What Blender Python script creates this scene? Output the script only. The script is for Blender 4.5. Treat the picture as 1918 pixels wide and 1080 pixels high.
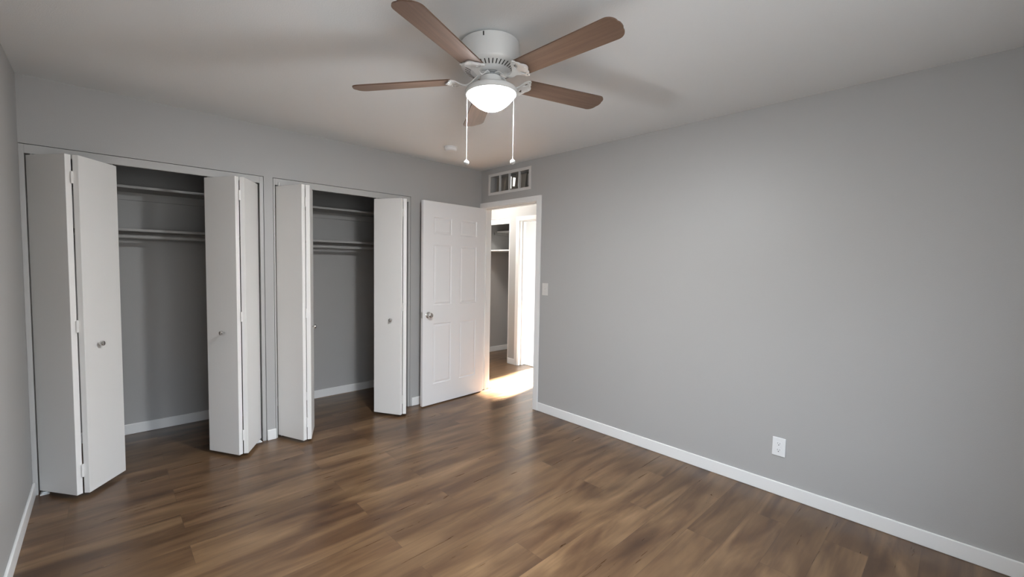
import bpy, bmesh, math
from math import sin, cos, pi, radians
from mathutils import Vector, Matrix

for o in list(bpy.data.objects):
    bpy.data.objects.remove(o, do_unlink=True)
S = bpy.context.scene
COL = S.collection

# ------------------------------------------------------------------ camera
CAM = Vector((-3.0457, -3.7210, 1.4113))
F_PX = 804.55
_yaw, _pitch, _roll = radians(43.5563), radians(-3.0827), radians(0.98889)
FW = Vector((sin(_yaw) * cos(_pitch), cos(_yaw) * cos(_pitch), sin(_pitch)))
_r = Vector((cos(_yaw), -sin(_yaw), 0)); _u = _r.cross(FW)
RT = _r * cos(_roll) + _u * sin(_roll)
UP = _u * cos(_roll) - _r * sin(_roll)
cd = bpy.data.cameras.new('camera'); cam = bpy.data.objects.new('camera', cd); COL.objects.link(cam)
cam.matrix_world = Matrix(((RT.x, UP.x, -FW.x, CAM.x), (RT.y, UP.y, -FW.y, CAM.y), (RT.z, UP.z, -FW.z, CAM.z), (0, 0, 0, 1)))
cd.sensor_width = 36; cd.lens = F_PX / 1918 * 36; cd.clip_start = .02
S.camera = cam

# ------------------------------------------------------------------ sky, sun, exposure
W = bpy.data.worlds.new('sky'); S.world = W; W.use_nodes = True
_n = W.node_tree.nodes; _l = W.node_tree.links; _n.clear()
_tc = _n.new('ShaderNodeTexCoord'); _sx = _n.new('ShaderNodeSeparateXYZ'); _mr = _n.new('ShaderNodeMapRange')
_cr = _n.new('ShaderNodeValToRGB'); _bg = _n.new('ShaderNodeBackground'); _ow = _n.new('ShaderNodeOutputWorld')
_mr.inputs['From Min'].default_value = -1; _mr.inputs['From Max'].default_value = 1
SKY_RAMP = [(.485, (.40, .405, .40)), (.50, (.60, .61, .60)), (.58, (.62, .64, .66)), (.68, (1.45, 1.68, 1.92))]   # ground, tree line, open sky
while len(_cr.color_ramp.elements) < 4: _cr.color_ramp.elements.new(.5)
for _e, (_p, _c) in zip(_cr.color_ramp.elements, SKY_RAMP): _e.position = _p; _e.color = (*_c, 1)
_l.new(_tc.outputs['Generated'], _sx.inputs[0]); _l.new(_sx.outputs['Z'], _mr.inputs['Value'])
_l.new(_mr.outputs[0], _cr.inputs[0]); _l.new(_cr.outputs[0], _bg.inputs[0]); _l.new(_bg.outputs[0], _ow.inputs[0])
_bg.inputs[1].default_value = 10
SUN_DIR = Vector((-.985 * cos(radians(36)), -.17 * cos(radians(36)), -sin(radians(36))))
sd = bpy.data.lights.new('sun', 'SUN'); sd.energy = 330; sd.angle = radians(5); sd.color = (1, .95, .88)
sun = bpy.data.objects.new('sun', sd); COL.objects.link(sun)
sun.location = (8, 2, 6); sun.rotation_euler = (-SUN_DIR).to_track_quat('Z', 'Y').to_euler()

def portal(name, loc, normal, w, h):
    d = bpy.data.lights.new(name, 'AREA'); d.shape = 'RECTANGLE'; d.size = w; d.size_y = h
    d.cycles.is_portal = True
    o = bpy.data.objects.new(name, d); COL.objects.link(o); o.location = loc
    o.rotation_euler = (-Vector(normal)).to_track_quat('Z', 'Y').to_euler()
WIN1 = (-3.22, -1.42, .85, 2.08)      # rear window x0,x1,z0,z1
WIN2 = (-1.05, .60, .12, 2.05)        # far room window y0,y1,z0,z1
H = 2.44
XL, YR = -3.382, -4.29               # left wall, rear wall
X2 = 2.70                            # far room outer wall
portal('rear_window_portal', ((WIN1[0] + WIN1[1]) / 2, YR - .06, (WIN1[2] + WIN1[3]) / 2), (0, 1, 0), WIN1[1] - WIN1[0], WIN1[3] - WIN1[2])
portal('far_window_portal', (X2 + .06, (WIN2[0] + WIN2[1]) / 2, (WIN2[2] + WIN2[3]) / 2), (-1, 0, 0), WIN2[1] - WIN2[0], WIN2[3] - WIN2[2])
LAMP = 1050.0
S.view_settings.view_transform = 'Standard'; S.view_settings.look = 'None'
S.view_settings.gamma = 1; S.view_settings.use_curve_mapping = False
S.view_settings.exposure = 0.06
S.cycles.use_denoising = True
S.cycles.max_bounces = 14; S.cycles.diffuse_bounces = 8; S.cycles.glossy_bounces = 6
S.cycles.caustics_reflective = False; S.cycles.caustics_refractive = False
S.cycles.sample_clamp_indirect = 6

# ------------------------------------------------------------------ materials
def mat(name, color, rough=.5, metal=0, bump=0, bscale=300, var=0, spec=.5, emit=0):
    m = bpy.data.materials.new(name); m.use_nodes = True
    nt = m.node_tree; b = nt.nodes['Principled BSDF']
    b.inputs['Base Color'].default_value = (*color, 1); b.inputs['Roughness'].default_value = rough
    b.inputs['Metallic'].default_value = metal; b.inputs['Specular IOR Level'].default_value = spec
    if bump or var:
        tc = nt.nodes.new('ShaderNodeTexCoord'); nz = nt.nodes.new('ShaderNodeTexNoise')
        nz.inputs['Scale'].default_value = bscale; nz.inputs['Detail'].default_value = 3
        nt.links.new(tc.outputs['Object'], nz.inputs['Vector'])
        if bump:
            bp_ = nt.nodes.new('ShaderNodeBump'); bp_.inputs['Strength'].default_value = bump; bp_.inputs['Distance'].default_value = .002
            nt.links.new(nz.outputs['Fac'], bp_.inputs['Height']); nt.links.new(bp_.outputs[0], b.inputs['Normal'])
        if var:
            n2 = nt.nodes.new('ShaderNodeTexNoise'); n2.inputs['Scale'].default_value = 2.3; n2.inputs['Detail'].default_value = 4
            nt.links.new(tc.outputs['Object'], n2.inputs['Vector'])
            mx = nt.nodes.new('ShaderNodeMix'); mx.data_type = 'RGBA'
            mx.inputs['A'].default_value = (*[c * (1 - var) for c in color], 1); mx.inputs['B'].default_value = (*[c * (1 + var) for c in color], 1)
            nt.links.new(n2.outputs['Fac'], mx.inputs['Factor']); nt.links.new(mx.outputs['Result'], b.inputs['Base Color'])
    if emit:
        b.inputs['Emission Color'].default_value = (*color, 1); b.inputs['Emission Strength'].default_value = emit
    return m

M = {
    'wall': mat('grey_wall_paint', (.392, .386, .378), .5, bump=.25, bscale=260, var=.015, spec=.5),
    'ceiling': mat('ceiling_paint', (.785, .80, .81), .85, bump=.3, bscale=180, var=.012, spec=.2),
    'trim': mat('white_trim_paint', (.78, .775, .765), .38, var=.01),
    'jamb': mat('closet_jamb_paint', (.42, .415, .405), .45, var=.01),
    'bifold': mat('bifold_door_paint', (.80, .785, .765), .45, bump=.12, bscale=420, var=.015),
    'door': mat('room_door_paint', (.80, .79, .79), .36, var=.01),
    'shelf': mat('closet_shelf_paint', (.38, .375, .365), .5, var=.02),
    'fan_white': mat('fan_white_enamel', (.80, .81, .81), .22),
    'chrome': mat('satin_chrome', (.72, .71, .70), .18, metal=1),
    'steel': mat('satin_steel', (.55, .54, .52), .34, metal=1),
    'plastic': mat('white_plastic', (.76, .765, .77), .35),
    'almond': mat('switch_plastic', (.62, .60, .575), .4),
    'dark': mat('dark_slot', (.02, .02, .02), .7),
    'sheet': mat('damper_sheet_metal', (.62, .59, .54), .16, metal=1, bump=.02, bscale=40),
    'bounce_pale': mat('pale_bounce_floor', (.66, .65, .62), .4, var=.02),
    'duct': mat('dull_duct_metal', (.47, .435, .39), .42, metal=.8, bump=.05, bscale=30),
    'vent_frame': mat('vent_paint', (.60, .585, .57), .42),
    'grey_core': mat('fan_grey_metal', (.36, .37, .38), .4, metal=.6),
    'cord': mat('pull_cord', (.50, .495, .48), .5),
}

def emission(name, color, strength):
    m = bpy.data.materials.new(name); m.use_nodes = True
    b = m.node_tree.nodes['Principled BSDF']
    b.inputs['Base Color'].default_value = (.9, .9, .88, 1)
    b.inputs['Emission Color'].default_value = (*color, 1); b.inputs['Emission Strength'].default_value = strength
    return m
M['globe'] = emission('lit_frosted_glass', (.95, .975, 1.0), LAMP)
def hot_bottom(m):
    """glow graded into the bowl: strong below, weak at the rim, limiting blade shadows"""
    nt = m.node_tree; N = nt.nodes; L = nt.links
    ge = N.new('ShaderNodeNewGeometry'); sx = N.new('ShaderNodeSeparateXYZ'); mr = N.new('ShaderNodeMapRange'); mr.interpolation_type = 'SMOOTHSTEP'
    mr.inputs['From Min'].default_value = -.64; mr.inputs['From Max'].default_value = -.97
    mr.inputs['To Min'].default_value = LAMP * .006; mr.inputs['To Max'].default_value = LAMP
    L.new(ge.outputs['Normal'], sx.inputs[0]); L.new(sx.outputs['Z'], mr.inputs['Value'])
    L.new(mr.outputs[0], N['Principled BSDF'].inputs['Emission Strength'])
hot_bottom(M['globe'])

def ramp(nt, stops):
    r = nt.nodes.new('ShaderNodeValToRGB'); e = r.color_ramp.elements
    while len(e) < len(stops): e.new(.5)
    for i, (p, c) in enumerate(stops): e[i].position = p; e[i].color = (*c, 1)
    return r

def floor_material():
    m = bpy.data.materials.new('walnut_plank_floor'); m.use_nodes = True
    nt = m.node_tree; b = nt.nodes['Principled BSDF']; L = nt.links; N = nt.nodes
    tc = N.new('ShaderNodeTexCoord')
    mp = N.new('ShaderNodeMapping'); mp.inputs['Location'].default_value = (.33, .082, 0)
    L.new(tc.outputs['Object'], mp.inputs[0])
    bk = N.new('ShaderNodeTexBrick')
    bk.inputs['Color1'].default_value = (0, 0, 0, 1); bk.inputs['Color2'].default_value = (1, 1, 1, 1); bk.inputs['Mortar'].default_value = (.5, .5, .5, 1)
    bk.inputs['Scale'].default_value = 1; bk.inputs['Mortar Size'].default_value = .0007; bk.inputs['Mortar Smooth'].default_value = .1
    bk.inputs['Brick Width'].default_value = 1.22; bk.inputs['Row Height'].default_value = .178
    bk.offset = .37; bk.offset_frequency = 2; bk.inputs['Bias'].default_value = 0
    L.new(mp.outputs[0], bk.inputs['Vector'])
    # every plank gets its own slice of the grain
    wn = N.new('ShaderNodeTexWhiteNoise'); wn.noise_dimensions = '1D'
    mul = N.new('ShaderNodeMath'); mul.operation = 'MULTIPLY'; mul.inputs[1].default_value = 1.7
    L.new(bk.outputs['Color'], mul.inputs[0]); L.new(bk.outputs['Color'], wn.inputs['W'])
    def grain(sx, sy, detail, dist, rough=.55):
        g = N.new('ShaderNodeMapping'); g.inputs['Scale'].default_value = (sx, sy, 1)
        L.new(tc.outputs['Object'], g.inputs[0])
        n = N.new('ShaderNodeTexNoise'); n.noise_dimensions = '4D'
        n.inputs['Scale'].default_value = 1; n.inputs['Detail'].default_value = detail; n.inputs['Roughness'].default_value = rough
        n.inputs['Distortion'].default_value = dist
        L.new(g.outputs[0], n.inputs['Vector']); L.new(mul.outputs[0], n.inputs['W'])
        return n
    g1 = grain(1.15, 7.0, 3, 1.3, .5)      # broad figure
    g2 = grain(2.4, 38, 5, .8, .6)         # fine streaks
    g3 = grain(.7, 2.6, 2, .8)             # slow cloudiness
    r1 = ramp(nt, [(.26, (.045, .0220, .0112)), (.42, (.088, .0470, .0232)), (.56, (.138, .0805, .0405)), (.74, (.208, .129, .0690))])
    L.new(g1.outputs['Fac'], r1.inputs[0])
    r2 = ramp(nt, [(.3, (.74, .72, .70)), (.7, (1.18, 1.18, 1.18))])
    L.new(g2.outputs['Fac'], r2.inputs[0])
    x1 = N.new('ShaderNodeMix'); x1.data_type = 'RGBA'; x1.blend_type = 'MULTIPLY'; x1.inputs['Factor'].default_value = .75
    L.new(r1.outputs[0], x1.inputs['A']); L.new(r2.outputs[0], x1.inputs['B'])
    r3 = ramp(nt, [(.3, (.78, .76, .74)), (.7, (1.2, 1.2, 1.2))])
    L.new(g3.outputs['Fac'], r3.inputs[0])
    x2 = N.new('ShaderNodeMix'); x2.data_type = 'RGBA'; x2.blend_type = 'MULTIPLY'; x2.inputs['Factor'].default_value = .9
    L.new(x1.outputs['Result'], x2.inputs['A']); L.new(r3.outputs[0], x2.inputs['B'])
    rp = ramp(nt, [(0, (.78, .76, .74)), (.5, (1.0, 1.0, 1.0)), (1, (1.22, 1.24, 1.22))])
    L.new(wn.outputs['Value'], rp.inputs[0])
    x3 = N.new('ShaderNodeMix'); x3.data_type = 'RGBA'; x3.blend_type = 'MULTIPLY'; x3.inputs['Factor'].default_value = .38
    L.new(x2.outputs['Result'], x3.inputs['A']); L.new(rp.outputs[0], x3.inputs['B'])
    seam = N.new('ShaderNodeMix'); seam.data_type = 'RGBA'
    seam.inputs['B'].default_value = (.03, .018, .012, 1)
    sf = N.new('ShaderNodeMath'); sf.operation = 'MULTIPLY'; sf.inputs[1].default_value = .7
    L.new(bk.outputs['Fac'], sf.inputs[0]); L.new(sf.outputs[0], seam.inputs['Factor'])
    L.new(x3.outputs['Result'], seam.inputs['A']); L.new(seam.outputs['Result'], b.inputs['Base Color'])
    mr = N.new('ShaderNodeMapRange'); mr.inputs['To Min'].default_value = .23; mr.inputs['To Max'].default_value = .36
    L.new(g2.outputs['Fac'], mr.inputs['Value']); L.new(mr.outputs[0], b.inputs['Roughness'])
    b.inputs['Specular IOR Level'].default_value = .5
    bu = N.new('ShaderNodeBump'); bu.inputs['Strength'].default_value = .12; bu.inputs['Distance'].default_value = .001
    L.new(g2.outputs['Fac'], bu.inputs['Height']); L.new(bu.outputs[0], b.inputs['Normal'])
    return m
M['floor'] = floor_material()

def blade_material():
    m = bpy.data.materials.new('fan_blade_oak'); m.use_nodes = True
    nt = m.node_tree; b = nt.nodes['Principled BSDF']; L = nt.links; N = nt.nodes
    tc = N.new('ShaderNodeTexCoord'); mp = N.new('ShaderNodeMapping'); mp.inputs['Scale'].default_value = (3, 60, 1)
    n = N.new('ShaderNodeTexNoise'); n.inputs['Scale'].default_value = 1; n.inputs['Detail'].default_value = 5; n.inputs['Distortion'].default_value = .5
    L.new(tc.outputs['Object'], mp.inputs[0]); L.new(mp.outputs[0], n.inputs['Vector'])
    r = ramp(nt, [(.3, (.118, .068, .045)), (.7, (.172, .104, .070))])
    L.new(n.outputs['Fac'], r.inputs[0]); L.new(r.outputs[0], b.inputs['Base Color'])
    b.inputs['Roughness'].default_value = .45
    return m
M['blade'] = blade_material()

# ------------------------------------------------------------------ mesh helpers
class MB:
    """Collects shapes; build() links them as ONE mesh object."""
    def __init__(s): s.bm = bmesh.new()
    def box(s, x0, x1, y0, y1, z0, z1, mtx=None):
        v = [s.bm.verts.new((x, y, z)) for x in (x0, x1) for y in (y0, y1) for z in (z0, z1)]
        for f in ((0, 1, 3, 2), (4, 6, 7, 5), (0, 4, 5, 1), (2, 3, 7, 6), (0, 2, 6, 4), (1, 5, 7, 3)):
            s.bm.faces.new([v[i] for i in f])
        if mtx: bmesh.ops.transform(s.bm, matrix=mtx, verts=v)
        return s
    def prism(s, pts, z0, z1, mtx=None):
        a = [s.bm.verts.new((x, y, z0)) for x, y in pts]; b = [s.bm.verts.new((x, y, z1)) for x, y in pts]
        n = len(pts)
        s.bm.faces.new(a[::-1]); s.bm.faces.new(b)
        for i in range(n): s.bm.faces.new((a[i], a[(i + 1) % n], b[(i + 1) % n], b[i]))
        if mtx: bmesh.ops.transform(s.bm, matrix=mtx, verts=a + b)
        return s
    def lathe(s, prof, seg=48, mtx=None):
        """prof: (radius, z) from one end to the other, about z."""
        rings = []; allv = []
        for r, z in prof:
            if r < 1e-6: ring = [s.bm.verts.new((0, 0, z))]
            else: ring = [s.bm.verts.new((r * cos(2 * pi * i / seg), r * sin(2 * pi * i / seg), z)) for i in range(seg)]
            rings.append(ring); allv += ring
        for a, b in zip(rings, rings[1:]):
            for i in range(seg):
                j = (i + 1) % seg
                if len(a) == 1 and len(b) == 1: continue
                if len(a) == 1: s.bm.faces.new((a[0], b[i], b[j]))
                elif len(b) == 1: s.bm.faces.new((a[i], a[j], b[0]))
                else: s.bm.faces.new((a[i], a[j], b[j], b[i]))
        for ring in (rings[0], rings[-1]):
            if len(ring) > 1: s.bm.faces.new(ring)
        if mtx: bmesh.ops.transform(s.bm, matrix=mtx, verts=allv)
        return s
    def tube(s, p0, p1, r, seg=16):
        p0 = Vector(p0); p1 = Vector(p1); d = p1 - p0
        q = d.to_track_quat('Z', 'Y').to_matrix().to_4x4(); q.translation = p0
        return s.lathe([(r, 0), (r, d.length)], seg, q)
    def build(s, name, m, parent=None, smooth=False, bevel=0, bseg=2):
        bmesh.ops.recalc_face_normals(s.bm, faces=s.bm.faces[:])
        me = bpy.data.meshes.new(name); s.bm.to_mesh(me); s.bm.free()
        me.materials.append(m)
        o = bpy.data.objects.new(name, me); COL.objects.link(o)
        if parent: o.parent = parent
        if smooth: smooth_by_angle(me)
        if bevel:
            md = o.modifiers.new('bevel', 'BEVEL'); md.width = bevel; md.segments = bseg; md.limit_method = 'ANGLE'; md.angle_limit = radians(40)
        return o

def smooth_by_angle(me, ang=40):
    bm = bmesh.new(); bm.from_mesh(me)
    for f in bm.faces: f.smooth = True
    for e in bm.edges:
        if len(e.link_faces) == 2 and e.calc_face_angle() > radians(ang): e.smooth = False
    bm.to_mesh(me); bm.free()

def T(x, y, z): return Matrix.Translation((x, y, z))
def RZ(a): return Matrix.Rotation(a, 4, 'Z')

def tag(o, label=None, cat=None, group=None, kind=None):
    if label: o['label'] = label
    if cat: o['category'] = cat
    if group: o['group'] = group
    if kind: o['kind'] = kind
    return o
def thing(name, label, cat, loc=(0, 0, 0), rotz=0, group=None):
    o = bpy.data.objects.new(name, None); COL.objects.link(o); o.empty_display_size = .1
    o.location = loc; o.rotation_euler = (0, 0, rotz)
    return tag(o, label, cat, group, 'thing')
def struct(name, mb, m, label=None, bevel=0, smooth=False):
    o = mb.build(name, m, None, smooth, bevel); o['kind'] = 'structure'
    if label: o['label'] = label
    return o

# ------------------------------------------------------------------ room shell
WT = .115                       # wall thickness
YC = .85                        # closet back wall
A1, A2, B1, B2 = -3.360, -2.172, -2.066, -.900     # closet openings
ZO = 2.003                      # underside of the closet head jambs
ZF = 2.054                      # top of the head jambs
D0, D1, DZ = -.033, -.848, 2.028                    # bedroom doorway (y range) and head
XH0, XH1 = 1.16, 1.275          # wall across the hall
HC0, HC1 = .767, 1.46           # hall closet opening (y)
HD0, HD1 = -.215, .555          # bright doorway across the hall (y)
YCS = 1.535                     # side wall of the hall closet
XCB = 1.885                     # back wall of the hall closet
FYR = -1.70                     # far room south wall

struct('floor', MB().box(XL - .12, X2 + .12, YR - .12, 2.4, -.12, 0), M['floor'], 'brown wood plank floor')
struct('ceiling', MB().box(XL - .12, X2 + .12, YR - .12, 2.4, H, H + .12), M['ceiling'], 'plain white painted ceiling')
struct('wall_left', MB().box(XL - .12, XL, YR - .12, YC + .12, 0, H), M['wall'], 'grey wall at the left edge of the photo')
g = .003
mb = MB()
mb.box(XL, A1 - .022, 0, WT, 0, ZF + g)
mb.box(A2 + .025 + g, B1 - .012 - g, 0, WT, 0, ZF + g)
mb.box(B2 + .020 + g, 0, 0, WT, 0, ZF + g)
mb.box(XL, 0, 0, WT, ZF + g, H)
struct('wall_front', mb, M['wall'], 'grey wall holding the two closets')
# right wall with doorway and register hole
VY0, VY1, VZ0, VZ1 = -.158, -.738, 2.183, 2.353
mb = MB()
mb.box(0, WT, D1 - .02, YR, 0, H)
mb.box(0, WT, D0 + .02, WT, 0, H)
mb.box(0, WT, D1 - .02, D0 + .02, DZ + .02, VZ0)
mb.box(0, WT, D1 - .02, VY1, VZ0, VZ1); mb.box(0, WT, VY0, D0 + .02, VZ0, VZ1)
mb.box(0, WT, D1 - .02, D0 + .02, VZ1, H)
struct('wall_right', mb, M['wall'], 'long plain grey wall on the right')
mb = MB()
mb.box(XL, WIN1[0], YR - .12, YR, 0, H); mb.box(WIN1[1], WT, YR - .12, YR, 0, H)
mb.box(WIN1[0], WIN1[1], YR - .12, YR, 0, WIN1[2]); mb.box(WIN1[0], WIN1[1], YR - .12, YR, WIN1[3], H)
struct('wall_rear', mb, M['wall'])
# closet interiors
struct('wall_closet_back', MB().box(XL, -.68, YC, YC + .12, 0, H), M['wall'], 'grey back wall inside the closets')
struct('wall_closet_divider', MB().box(-2.16, -2.08, WT, YC, 0, H), M['wall'])
struct('wall_closet_end', MB().box(-.80, -.68, WT, YC, 0, H), M['wall'])
struct('closet_shade_slab', MB().box(XL, -.80, WT, YC, H - .03, H), M['wall'])  # grey slab added below the ceiling to darken the closet interiors
# hall and the rooms beyond
mb = MB()
mb.box(XH0, XH1, -2.2, HD0 - .02, 0, H)
mb.box(XH0, XH1, HD1 + .02, HC0, 0, H)
mb.box(XH0, XH1, HD0 - .02, HD1 + .02, 2.045, H)
mb.box(XH0, XH1, HC0, HC1, 2.078, H)
mb.box(XH0, XH1, HC1, 2.3, 0, H)
struct('wall_hall_far', mb, M['wall'], 'pale hall wall seen through the open doorway')
struct('wall_hall_end', MB().box(WT, XH0, 2.2, 2.3, 0, H), M['wall'])
struct('wall_hall_south', MB().box(WT, XH0, -2.2, -2.1, 0, H), M['wall'])
struct('wall_hall_side', MB().box(0, WT, WT, 2.3, 0, H), M['wall'])
struct('wall_hall_closet_side', MB().box(XH1, XCB, YCS, YCS + .1, 0, H), M['wall'], 'grey side wall inside the hall closet')
struct('wall_hall_closet_back', MB().box(XCB, XCB + .1, .66, YCS + .1, 0, H), M['wall'])
struct('wall_hall_closet_near', MB().box(XH1, XCB, .66, .74, 0, H), M['wall'])
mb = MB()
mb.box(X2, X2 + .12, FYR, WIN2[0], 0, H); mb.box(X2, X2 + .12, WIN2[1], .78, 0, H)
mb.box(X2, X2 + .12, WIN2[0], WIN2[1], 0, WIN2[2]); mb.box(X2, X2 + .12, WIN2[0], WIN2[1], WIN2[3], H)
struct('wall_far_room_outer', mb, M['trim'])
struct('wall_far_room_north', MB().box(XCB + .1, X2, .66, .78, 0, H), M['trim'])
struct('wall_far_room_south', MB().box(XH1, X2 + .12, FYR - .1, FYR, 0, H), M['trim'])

struct('bounce_floor_far_room', MB().box(XH1 + .004, X2, FYR, .66, 0, .006), M['bounce_pale'])  # pale slab added to bounce sunlight into the far room and hall
# windows
def window(name, w0, w1, z0, z1, axis, base, nm, label=None):
    def bx(mb, a0, a1, d0, d1, q0, q1):
        if axis == 'x': mb.box(a0, a1, base + d0, base + d1, q0, q1)
        else: mb.box(base + d0, base + d1, a0, a1, q0, q1)
    mb = MB(); t = .04
    bx(mb, w0, w0 + t, -.04, .04, z0, z1); bx(mb, w1 - t, w1, -.04, .04, z0, z1)
    bx(mb, w0 + t, w1 - t, -.04, .04, z0, z0 + t); bx(mb, w0 + t, w1 - t, -.04, .04, z1 - t, z1)
    o = struct(name, mb, M['trim'], label)
    mb = MB()
    for k in range(1, nm):
        c = w0 + (w1 - w0) * k / nm; bx(mb, c - .02, c + .02, -.03, .03, z0 + t, z1 - t)
    zc = (z0 + z1) / 2
    for k in range(nm):
        a = w0 + (w1 - w0) * k / nm + (.04 if k == 0 else .02); b = w0 + (w1 - w0) * (k + 1) / nm - (.04 if k == nm - 1 else .02)
        bx(mb, a, b, -.02, .02, zc - .02, zc + .02)
    mb.build('window_sash', M['trim'], o)
window('window_1', WIN1[0], WIN1[1], WIN1[2], WIN1[3], 'x', YR - .06, 2)
window('window_2', WIN2[0], WIN2[1], WIN2[2], WIN2[3], 'y', X2 + .06, 2)

# closet jamb frames
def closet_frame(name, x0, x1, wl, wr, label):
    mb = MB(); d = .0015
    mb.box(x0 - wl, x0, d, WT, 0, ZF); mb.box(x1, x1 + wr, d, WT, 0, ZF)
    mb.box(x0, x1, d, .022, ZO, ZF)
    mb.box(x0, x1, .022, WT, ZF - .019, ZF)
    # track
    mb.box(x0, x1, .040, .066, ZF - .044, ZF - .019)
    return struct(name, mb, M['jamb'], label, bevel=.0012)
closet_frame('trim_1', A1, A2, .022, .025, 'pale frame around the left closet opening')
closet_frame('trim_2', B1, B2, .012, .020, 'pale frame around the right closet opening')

# bedroom doorway: jamb, stop and casing
mb = MB(); c = .0155
mb.box(-.002, WT + .002, D0, D0 + .02, 0, DZ + .02); mb.box(-.002, WT + .002, D1 - .02, D1, 0, DZ + .02)
mb.box(-.002, WT + .002, D1, D0, DZ, DZ + .02)
mb.box(.042, .075, D0 - .011, D0, 0, DZ); mb.box(.042, .075, D1, D1 + .011, 0, DZ); mb.box(.042, .075, D1 + .011, D0 - .011, DZ - .011, DZ)
for a, b in ((-c, -.002), (WT + .002, WT + c)):
    mb.box(a, b, D1 - .067, D1 - .006, 0, DZ + .057)
    mb.box(a, b, D0 + .006, -.0005 if a < 0 else D0 + .067, 0, DZ + .057)
    mb.box(a, b, D1 - .006, D0 + .006, DZ + .006, DZ + .057)
struct('trim_3', mb, M['trim'], 'white casing around the open bedroom doorway', bevel=.003)
# bright doorway across the hall
mb = MB(); hz = 2.025
mb.box(XH0 - .002, XH1 + .002, HD1, HD1 + .02, 0, hz + .02); mb.box(XH0 - .002, XH1 + .002, HD0 - .02, HD0, 0, hz + .02)
mb.box(XH0 - .002, XH1 + .002, HD0, HD1, hz, hz + .02)
mb.box(XH0 + .05, XH0 + .085, HD1 - .011, HD1, 0, hz); mb.box(XH0 + .05, XH0 + .085, HD0, HD1 - .011, hz - .011, hz)
mb.box(XH0 - c, XH0 - .002, HD1 + .006, HD1 + .070, 0, hz + .064); mb.box(XH0 - c, XH0 - .002, HD0 - .070, HD0 - .006, 0, hz + .064)
mb.box(XH0 - c, XH0 - .002, HD0 - .006, HD1 + .006, hz + .006, hz + .064)
struct('trim_4', mb, M['trim'], 'white casing of the sunlit doorway across the hall', bevel=.003)
# hall closet frame
mb = MB()
mb.box(XH0 + .001, XH1, HC0, HC0 + .014, 0, 2.075); mb.box(XH0 + .001, XH1, HC1 - .014, HC1, 0, 2.075)
mb.box(XH0 + .001, XH0 + .022, HC0 + .014, HC1 - .014, 2.006, 2.075); mb.box(XH0 + .022, XH1, HC0 + .014, HC1 - .014, 2.056, 2.075)
struct('trim_5', mb, M['trim'], 'pale frame of the hall closet opening', bevel=.0012)

# baseboards
HB = .083
def base(name, pts, label=None):
    """pts: list of (x0,x1,y0,y1) strips"""
    mb = MB()
    for q in pts: mb.box(*q, 0, HB)
    return struct(name, mb, M['trim'], label, bevel=.004)
bt = .0125
base('baseboard_right', [(-bt, 0, YR, D1 - .067)], 'white baseboard along the long right wall')
base('baseboard_left', [(XL, XL + bt, YR, -.003)], 'white baseboard along the left wall')
base('baseboard_front', [(A2 + .030, B1 - .014, -bt, 0), (B2 + .038, -c - .001, -bt, 0)], 'white baseboard pieces between and beside the closets')
base('baseboard_rear', [(XL + bt, -bt, YR, YR + bt)])
base('baseboard_closet', [(XL, -2.16, YC - bt, YC), (-2.08, -.80, YC - bt, YC)], 'white baseboard inside the closets')
base('baseboard_hall', [(XH0 - bt, XH0, HD1 + .070, HC0 - .001), (XH1, XCB, YCS - bt, YCS), (XCB - bt, XCB, .74, YCS - bt)], 'white baseboard in the hall and hall closet')

# ------------------------------------------------------------------ bifold closet doors
PW, PT = .285, .030
PZ0, PZ1 = .022, 1.995
def bifold(hx, hy, th, jamb_side, label, knob_b, top_pin_y=None):
    """hx,hy: hinge axis where the two back faces meet; th: angle of each panel from the wall;
    jamb_side: 'left' or 'right' - which panel pivots at the jamb (the other carries the knob)."""
    t = radians(th)
    root = thing('bifold_door', label, 'closet door', (hx, hy, 0), 0, 'bifold closet doors')
    def panel_matrix(sx):
        # local: x along the panel away from the hinge, y through the thickness (0 back face, -PT room face)
        ex = Vector((sx * cos(t), sin(t), 0)); ey = Vector((-sx * sin(t), cos(t), 0))
        return Matrix(((ex.x, ey.x, 0, 0), (ex.y, ey.y, 0, 0), (0, 0, 1, 0), (0, 0, 0, 1)))
    e = .0042
    for sx in (-1, 1):
        mtx = panel_matrix(sx)
        MB().box(e, PW, -PT, 0, PZ0, PZ1, mtx).build('panel', M['bifold'], root, bevel=.0018)
    for z0, z1 in ((.124, .199), (.980, 1.050), (1.833, 1.902)):
        mb = MB()
        mb.box(-e - .0005, e + .0005, -.011, .004, z0, z1)
        mb.build('hinge', M['bifold'], root, bevel=.0008)
    kn = 1 if jamb_side == 'left' else -1
    mtx = panel_matrix(kn)
    km = mtx @ T(knob_b, -PT, .898) @ Matrix.Rotation(pi / 2, 4, 'X')
    MB().lathe([(.006, -.001), (.006, .010), (.009, .013), (.0155, .018), (.0165, .024), (.014, .030), (.008, .033), (0, .034)], 24, km).build('knob', M['chrome'], root, True)
    # pivot pins in the jamb panel and guide pin in the lead panel
    for sx, both in ((-kn, True), (kn, False)):
        mtx = panel_matrix(sx)
        mb = MB(); q = mtx @ Vector((PW - .018, -PT / 2, 0))
        mb.tube((q.x, q.y, PZ1 - .03), (q.x, q.y, ZF - .030), .005, 12)
        mb.build('pivot_pin', M['steel'], root, True)
        if both: MB().tube((q.x, q.y, .010), (q.x, q.y, PZ0 + .03), .005, 12).build('pivot_pin', M['steel'], root, True)
    q = panel_matrix(-kn) @ Vector((PW - .018, -PT / 2, 0))
    return Vector((hx + q.x, hy + q.y, 0))
p1 = bifold(-3.164, -.199, 54, 'left', 'half-folded white bifold door at the far left, its chrome knob facing the camera', .098)
p2 = bifold(-2.347, -.207, 60, 'right', 'half-folded white bifold door on the right side of the left closet', .124)
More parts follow.
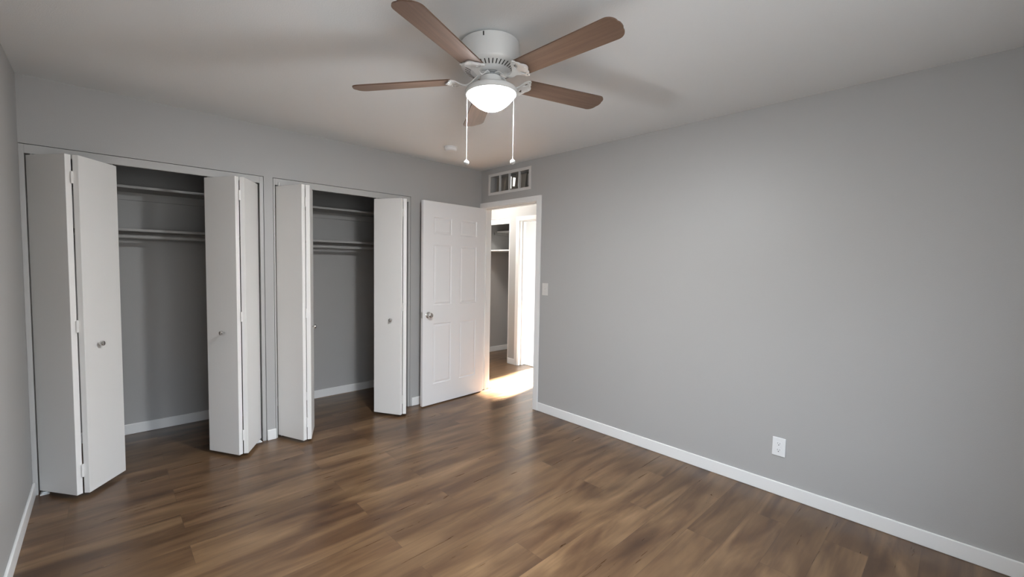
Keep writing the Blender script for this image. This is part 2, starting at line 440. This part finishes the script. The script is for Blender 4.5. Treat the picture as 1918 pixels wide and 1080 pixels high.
p3 = bifold(-1.922, -.243, 67, 'left', 'tightly folded white bifold door just right of the narrow wall pier', .100)
p4 = bifold(-1.076, -.212, 60, 'right', 'folded white bifold door beside the six-panel door, knob facing the camera', .097)

def bracket(p, sgn, label):
    root = thing('pivot_bracket', label, 'bracket', (p.x, p.y, 0), 0, 'floor pivot brackets')
    j = .0
    MB().box(-.020, .020, -.028, .028, 0, .004).box(-.012, .012, -.012, .012, .004, .012).build('foot_plate', M['plastic'], root, bevel=.001)
bracket(p1, -1, 'small white floor bracket under the far left bifold door')
bracket(p2, 1, 'small white floor bracket at the right jamb of the left closet')

# ------------------------------------------------------------------ closet shelves and rods
def shelf(x0, x1, zt, yf, label, cleat=True):
    o = MB().box(x0, x1, yf, YC - .0005, zt - .019, zt).build('closet_shelf', M['shelf'], bevel=.0015)
    tag(o, label, 'shelf', 'closet shelves', 'thing')
    mb = MB().box(x0, x1, YC - .019, YC - .0005, zt - .019 - .06, zt - .019)
    mb.box(x0, x0 + .019, yf + .03, YC - .019, zt - .019 - .06, zt - .019); mb.box(x1 - .019, x1, yf + .03, YC - .019, zt - .019 - .06, zt - .019)
    mb.build('cleat', M['shelf'], o)
def rod(x0, x1, y, z, label):
    root = thing('closet_rod', label, 'closet rod', (x0, y, z), 0, 'closet hanging rods')
    MB().tube((.004, 0, 0), (x1 - x0 - .004, 0, 0), .0155, 20).build('pole', M['shelf'], root, True)
    for x in (0, x1 - x0 - .004): MB().tube((x, 0, 0), (x + .004, 0, 0), .03, 24).build('rod_socket', M['steel'], root, True)
shelf(XL, -2.16, 1.951, .55, 'upper shelf near the dark top of the left closet')
shelf(XL, -2.16, 1.635, .55, 'lower shelf of the left closet, just above its hanging rod')
shelf(-2.08, -.80, 1.940, .55, 'upper shelf near the dark top of the right closet')
shelf(-2.08, -.80, 1.624, .55, 'lower shelf of the right closet, just above its hanging rod')
rod(XL + .0195, -2.16 - .0195, .592, 1.577, 'hanging rod under the lower shelf of the left closet')
rod(-2.08 + .0195, -.80 - .0195, .592, 1.562, 'hanging rod under the lower shelf of the right closet')
# hall closet
o = MB().box(XH1 - .02, XCB, .7405, YCS, 1.622, 1.641).build('closet_shelf', M['trim'], bevel=.0015)
tag(o, 'white-edged lower shelf in the hall closet seen through the doorway', 'shelf', 'hall closet shelves', 'thing')
o = MB().box(1.598, XCB, .7405, YCS, 1.938, 1.957).build('closet_shelf', M['trim'], bevel=.0015)
tag(o, 'shallow upper shelf in the dark top of the hall closet', 'shelf', 'hall closet shelves', 'thing')
MB().box(1.53, XCB, YCS - .019, YCS, 1.895, 1.938).build('cleat', M['wall'], o)

# ------------------------------------------------------------------ six-panel door
DW, DT, DH = .800, .035, 2.022
def six_panel():
    root = bpy.data.objects.new('door_1', None); COL.objects.link(root)
    root.location = (-.0175, -.046, 0); root.rotation_euler = (0, 0, radians(3.0))
    tag(root, 'white six-panel door standing open against the closet wall, chrome knob', None, None, 'structure')
    # local: x runs -0..-DW (away from hinge), visible face at y=-.039
    y0, y1 = -.039, -.004
    cols = [0, .114, .340, .452, .675, DW]
    rows = [.010, .215, .820, 1.005, 1.600, 1.705, 1.872, DH]
    bm = bmesh.new()
    def side(y, flip):
        vs = {}
        for i, cx in enumerate(cols):
            for k, z in enumerate(rows): vs[i, k] = bm.verts.new((-cx, y, z))
        pan = []
        for i in range(5):
            for k in range(7):
                q = [vs[i, k], vs[i + 1, k], vs[i + 1, k + 1], vs[i, k + 1]]
                f = bm.faces.new(q if not flip else q[::-1])
                if i in (1, 3) and k in (1, 3, 5): pan.append(f)
        return vs, pan
    va, pa = side(y0, True); vb, pb = side(y1, False)
    nx, nz = len(cols) - 1, len(rows) - 1
    for k in range(nz):
        bm.faces.new((va[0, k], va[0, k + 1], vb[0, k + 1], vb[0, k])); bm.faces.new((va[nx, k], vb[nx, k], vb[nx, k + 1], va[nx, k + 1]))
    for i in range(nx):
        bm.faces.new((va[i, 0], vb[i, 0], vb[i + 1, 0], va[i + 1, 0])); bm.faces.new((va[i, nz], va[i + 1, nz], vb[i + 1, nz], vb[i, nz]))
    bmesh.ops.recalc_face_normals(bm, faces=bm.faces[:])
    for f in pa + pb:
        bmesh.ops.inset_individual(bm, faces=[f], thickness=.009, depth=-.006)
        bmesh.ops.inset_individual(bm, faces=[f], thickness=.006, depth=-.0015)
        bmesh.ops.inset_individual(bm, faces=[f], thickness=.024, depth=.0055)
    bmesh.ops.recalc_face_normals(bm, faces=bm.faces[:])
    me = bpy.data.meshes.new('slab'); bm.to_mesh(me); bm.free(); me.materials.append(M['door'])
    sl = bpy.data.objects.new('slab', me); COL.objects.link(sl); sl.parent = root
    md = sl.modifiers.new('bevel', 'BEVEL'); md.width = .0015; md.segments = 2; md.limit_method = 'ANGLE'; md.angle_limit = radians(50)
    kx = -.738
    for yy, sg in ((y0, 1), (y1, -1)):
        q = T(kx, yy, .912) @ Matrix.Rotation(pi / 2 * sg, 4, 'X')
        k = MB().lathe([(.011, 0), (.011, .020), (.015, .026), (.0255, .034), (.0275, .043), (.0255, .052), (.019, .057), (0, .059)] if sg > 0 else
                       [(.011, 0), (.011, .010), (.022, .016), (.024, .022), (.018, .027), (0, .028)], 40, q).build('knob', M['chrome'], root, True)
        MB().lathe([(.031, -.0005), (.031, .004), (.025, .008), (0, .008)], 40, q).build('rosette', M['chrome'], k, True)
    MB().box(-DW - .0012, -DW + .001, y0 + .006, y1 - .006, .884, .941).build('latch_plate', M['steel'], root)
    for z in (.20, 1.02, 1.80):
        h = MB().tube((.004, .006, z), (.004, .006, z + .089), .006, 16)
        h.box(-.0015, 0.0015, -.030, .004, z, z + .089)
        h.build('hinge', M['steel'], root, True)
six_panel()

# ------------------------------------------------------------------ wall fittings
# outlet on the right wall
root = thing('electrical_outlet', 'white duplex electrical outlet low on the long right wall', 'outlet', (0, -2.974, .305))
MB().box(-.0065, -.0002, -.037, .037, -.0585, .0585).build('cover_plate', M['plastic'], root, bevel=.003)
for zc in (.0205, -.0205):
    pts = [(.0172 * cos(a) * 1.0, max(-.0125, min(.0125, .0172 * sin(a)))) for a in [2 * pi * i / 32 for i in range(32)]]
    mtx = T(-.0060, 0, zc) @ Matrix(((0, 0, -1, 0), (1, 0, 0, 0), (0, 1, 0, 0), (0, 0, 0, 1)))
    s = MB().prism(pts, 0, .002, mtx).build('socket', M['plastic'], root)
    mb = MB()
    mb.box(-.0084, -.0079, .0050, .0066, zc - .001, zc + .0075); mb.box(-.0084, -.0079, -.0066, -.0050, zc - .001, zc + .0065)
    mb.tube((-.0084, 0, zc - .0078), (-.0079, 0, zc - .0078), .0028, 14)
    mb.build('slot', M['dark'], s)
MB().tube((-.0075, 0, 0), (-.006, 0, 0), .003, 16).build('screw', M['plastic'], root, True)
# light switch by the doorway
root = thing('light_switch', 'small off-white toggle light switch beside the doorway casing', 'light switch', (0, -.9785, 1.190))
MB().box(-.0060, -.0002, -.0365, .0365, -.0585, .0585).build('cover_plate', M['almond'], root, bevel=.0025)
MB().box(-.0068, -.0058, -.0055, .0055, -.0125, .0125).box(-.0165, -.006, -.0042, .0042, -.002, .0085).build('toggle', M['almond'], root, bevel=.001)
for z in (.030, -.030): MB().tube((-.0070, 0, z), (-.0055, 0, z), .0028, 14).build('screw', M['almond'], root, True)
# air register above the doorway
root = thing('air_vent', 'rectangular wall air register with four metal-backed bays above the doorway', 'air vent', (0, 0, 0))
fy0, fy1, fz0, fz1 = -.129, -.766, 2.155, 2.382
mb = MB()
mb.box(-.009, -.0003, fy1, fy0, fz0, fz0 + .030); mb.box(-.009, -.0003, fy1, fy0, fz1 - .030, fz1)
mb.box(-.009, -.0003, fy1, fy1 + .030, fz0 + .030, fz1 - .030); mb.box(-.009, -.0003, fy0 - .030, fy0, fz0 + .030, fz1 - .030)
mb.build('frame', M['vent_frame'], root, bevel=.003)
NB = 4
for k in range(1, NB):
    yy = VY0 + (VY1 - VY0) * k / NB
    MB().box(-.006, .020, yy - .005, yy + .005, VZ0 + .0005, VZ1 - .0005).build('divider', M['vent_frame'], root, bevel=.0015)
MB().box(.108, .111, VY1 + .001, VY0 - .001, VZ0 + .001, VZ1 - .001).build('duct_back', M['duct'], root)
wc = Vector(((WIN1[0] + WIN1[1]) / 2, YR, 1.72))
def damper(yc, xc, wd, ht, dz, off, mt):
    p = Vector((xc, yc, (VZ0 + VZ1) / 2 + dz))
    n = ((CAM - p).normalized() + (wc - p).normalized()).normalized()
    n = Matrix.Rotation(radians(off), 3, 'Z') @ n
    ez = Vector((0, 0, 1)); ey = ez.cross(n).normalized(); ez = n.cross(ey)
    m_ = Matrix(((n.x, ey.x, ez.x, p.x), (n.y, ey.y, ez.y, p.y), (n.z, ey.z, ez.z, p.z), (0, 0, 0, 1)))
    MB().box(-.0008, .0008, -wd / 2, wd / 2, -ht / 2, ht / 2, m_).build('damper_blade', mt, root)
BW = (VY0 - VY1) / NB
for k in range(NB):
    damper(VY0 - BW * (k + .50), .062, .075, .150, 0, 22 + 5 * k, M['duct'])
damper(VY0 - BW * 1.86, .030, .030, .120, 0, 0, M['sheet'])  # plates angled to mirror the rear window as bright strips
damper(VY0 - BW * 2.40, .040, .060, .085, -.004, 0, M['sheet'])
damper(VY0 - BW * 3.78, .030, .026, .110, -.006, 0, M['sheet'])
# smoke detector
root = thing('smoke_detector', 'small round white smoke detector on the ceiling near the corner', 'smoke detector', (-.806, -.552, H))
MB().lathe([(.058, -.0003), (.058, -.010), (.054, -.012), (0, -.012)], 40).build('base', M['plastic'], root, True)
MB().lathe([(.053, -.0115), (.053, -.026), (.046, -.034), (.018, -.037), (0, -.037)], 40).build('cover', M['plastic'], root, True)

# ------------------------------------------------------------------ ceiling fan
def fan():
    vd = Vector((FW.x, FW.y, 0)).normalized(); lat = Vector((vd.y, -vd.x, 0))
    root = thing('ceiling_fan', 'white flush-mount ceiling fan with five brown blades and a lit bowl light', 'ceiling fan', (0, 0, 0))
    tilt = radians(-2.3)
    c = Vector((-1.715, -2.145, H))
    pv = c + lat * .137      # the fan hangs a little low on its left side; it turns about the right edge
    root.matrix_world = Matrix.Translation(pv) @ Matrix.Rotation(tilt, 4, vd) @ Matrix.Translation(c - pv)
    hs = MB().lathe([(.128, -.0005), (.136, -.004), (.1375, -.010), (.1375, -.098), (.134, -.107), (.124, -.113), (.090, -.127), (.082, -.130), (.0, -.130)], 72).build('motor_housing', M['fan_white'], root, True)
    fd = (-vd * .1372 - lat * .022); fa = math.atan2(fd.y, fd.x)
    MB().box(.1368, .1382, -.0028, .0028, -.026, -.008, RZ(fa)).build('mount_slot', M['dark'], hs)
    ns = 40
    for i in range(ns):      # vent slots in the sloping underside
        a = 2 * pi * i / ns
        nrm = Vector((.014, 0, -.034)).normalized(); tn = Vector((.034, 0, .014)).normalized()
        mtx = RZ(a) @ Matrix(((tn.x, 0, nrm.x, .107), (0, 1, 0, 0), (tn.z, 0, nrm.z, -.1202), (0, 0, 0, 1)))
        MB().box(-.0135, .0135, -.0023, .0023, -.002, .0004, mtx).build('vent_slot', M['dark'], hs)
    MB().lathe([(.044, -.128), (.044, -.138), (.038, -.141), (.038, -.149), (.0, -.149)], 40).build('hub', M['grey_core'], root, True)
    MB().lathe([(.0, -.148), (.044, -.148), (.050, -.152), (.053, -.192), (.052, -.199), (.0, -.199)], 48).build('switch_housing', M['fan_white'], root, True)
    MB().lathe([(.0, -.198), (.050, -.198), (.100, -.1995), (.116, -.204), (.1225, -.212), (.1225, -.226), (.118, -.230), (.0, -.230)], 72).build('light_fitter', M['fan_white'], root, True)
    prof = [(.1165, -.2295)]
    for i in range(1, 17):
        q = 1 - i / 16
        prof.append((.1165 * q if i < 16 else 0, -.2295 - .072 * (1 - q * q)))
    MB().lathe(prof, 64).build('glass_bowl', M['globe'], root, True)
    # blade irons: a pierced plate made from a filled outline
    def iron_mesh():
        half = [(.034, .012), (.060, .013), (.085, .011), (.110, .010), (.130, .011), (.146, .016), (.156, .030), (.164, .047), (.173, .058), (.184, .061), (.191, .055), (.192, .046), (.200, .037),
                (.203, .025), (.212, .015), (.217, .005)]
        out = half + [(x, -y) for x, y in reversed(half)]
        cu = bpy.data.curves.new('iron', 'CURVE'); cu.dimensions = '2D'; cu.fill_mode = 'BOTH'; cu.extrude = .0022; cu.bevel_depth = .0008
        def spl(pts):
            s = cu.splines.new('POLY'); s.points.add(len(pts) - 1); s.use_cyclic_u = True
            for p, (x, y) in zip(s.points, pts): p.co = (x, y, 0, 1)
        spl(out)
        for sg in (-1, 1):
            spl([(.174 + .0165 * cos(a) * cos(1.0) - .0085 * sin(a) * sin(1.0), sg * (.0265 + .0165 * cos(a) * sin(1.0) + .0085 * sin(a) * cos(1.0))) for a in [2 * pi * k / 18 for k in range(18)]])
            spl([(.182 + .0042 * cos(a), sg * (.0495 + .0065 * sin(a))) for a in [2 * pi * k / 14 for k in range(14)]])
        ob = bpy.data.objects.new('iron_tmp', cu); COL.objects.link(ob)
        dg = bpy.context.evaluated_depsgraph_get()
        me = bpy.data.meshes.new_from_object(ob.evaluated_get(dg)); bpy.data.objects.remove(ob, do_unlink=True); bpy.data.curves.remove(cu)
        me.name = 'blade_iron'
        bm = bmesh.new(); bm.from_mesh(me)
        bmesh.ops.remove_doubles(bm, verts=bm.verts[:], dist=1e-5)
        bmesh.ops.triangulate(bm, faces=bm.faces[:])
        for q in range(20):
            bmesh.ops.bisect_plane(bm, geom=bm.verts[:] + bm.edges[:] + bm.faces[:], plane_co=(.042 + .008 * q, 0, 0), plane_no=(1, 0, 0))
        p = radians(11)
        for v in bm.verts:
            x, y, z = v.co; t = min(1, max(0, (x - .052) / .075)); t = t * t * (3 - 2 * t)
            tw = min(1, max(0, (x - .10) / .05))
            dip = -.016 * sin(pi * min(1, max(0, (x - .06) / .10)))
            yy = y * cos(p * tw) + z * sin(p * tw); zz = -y * sin(p * tw) + z * cos(p * tw)
            v.co = (x, yy, -.141 - .0235 * t + dip + zz)
        bm.to_mesh(me); bm.free(); me.materials.clear(); me.materials.append(M['fan_white']); smooth_by_angle(me, 50)
        return me
    im = iron_mesh()
    # blade
    def blade_mesh():
        R0, R1 = .182, .668
        pts = []
        w0, w1 = .054, .063
        rc = .040
        pts += [(R0, -w0), ]
        for i in range(11): a = -pi / 2 + pi / 2 * i / 10; pts.append((R1 - .006 - rc + rc * cos(a), -w1 + rc + rc * sin(a)))
        pts.append((R1 - .001, -.012)); pts.append((R1, 0)); pts.append((R1 - .001, .012))
        for i in range(11): a = pi / 2 * i / 10; pts.append((R1 - .006 - rc + rc * cos(a), w1 - rc + rc * sin(a)))
        pts += [(R0, w0)]
        bm = bmesh.new()
        a = [bm.verts.new((x, y, 0)) for x, y in pts]; b = [bm.verts.new((x, y, .0055)) for x, y in pts]; n = len(pts)
        bm.faces.new(a[::-1]); bm.faces.new(b)
        for i in range(n): bm.faces.new((a[i], a[(i + 1) % n], b[(i + 1) % n], b[i]))
        p = radians(11)
        bmesh.ops.transform(bm, matrix=T(0, 0, -.1610) @ Matrix.Rotation(-p, 4, 'X'), verts=bm.verts[:])
        bmesh.ops.recalc_face_normals(bm, faces=bm.faces[:])
        me = bpy.data.meshes.new('blade'); bm.to_mesh(me); bm.free(); me.materials.append(M['blade'])
        return me
    bme = blade_mesh()
    for k in range(5):
        a = radians(59 + 72 * k)
        b = bpy.data.objects.new('blade', bme); COL.objects.link(b); b.parent = root; b.rotation_euler = (0, 0, a)
        i_ = bpy.data.objects.new('blade_iron', im); COL.objects.link(i_); i_.parent = b
        for (sx, sy) in ((.194, .030), (.194, -.030), (.205, 0)):
            p = radians(11)
            MB().lathe([(0, -.0045), (.003, -.004), (.0045, -.0015), (.0045, .001)], 12, T(0, 0, -.1660) @ Matrix.Rotation(-p, 4, 'X') @ T(sx, sy, 0)).build('screw', M['fan_white'], b, True)
    # pull chains hang from the fitter
    inv = root.matrix_world.inverted()
    for (px, py, lab) in ((873.6, 304.5, 0), (960.2, 303.3, 1)):
        dep = 2.016 + .050
        e = CAM + (FW * F_PX + RT * (px - 959) - UP * (py - 540)) * (dep / F_PX)
        top = Vector((e.x, e.y, H - .2235))
        ch = MB()
        ch.tube(inv @ top, inv @ (e + Vector((0, 0, .012))), .0006, 8)
        n = 70
        for q in range(n):
            p = top.lerp(e + Vector((0, 0, .012)), q / (n - 1)); m_ = Matrix.Translation(inv @ p)
            ch.lathe([(0, -.0012), (.0009, -.0009), (.0012, 0), (.0009, .0009), (0, .0012)], 8, m_)
        ch.tube(inv @ top, inv @ (c + (top - c) * .93 + Vector((0, 0, (top.z - H) * .07 + .0))), .003, 8)
        co = ch.build('pull_chain', M['cord'], root, True)
        MB().lathe([(0, .0165), (.0025, .0160), (.0032, .0120), (.0080, .0095), (.0115, .0050), (.0125, 0), (.0115, -.0050), (.0080, -.0095), (.0035, -.0120), (0, -.0125)], 24, Matrix.Translation(inv @ e)).build('pull_knob', M['cord'], co, True)
fan()

# ------------------------------------------------------------------ unseen fill light, added to brighten the hall beyond the doorway
M['hall_fill'] = emission('hall_fill_glow', (1, .96, .90), 95)
root = thing('hall_fill_light', 'unseen fill light added under the hall ceiling beyond the bedroom doorway', 'fill light', (.56, .95, H))
MB().lathe([(.165, -.0003), (.165, -.018), (.155, -.022), (0, -.022)], 48).build('base', M['fan_white'], root, True)
MB().lathe([(.150, -.0215)] + [(.150 * cos(pi / 2 * i / 10) if i < 10 else 0, -.0215 - .06 * sin(pi / 2 * i / 10)) for i in range(1, 11)], 48).build('glass_bowl', M['hall_fill'], root, True)
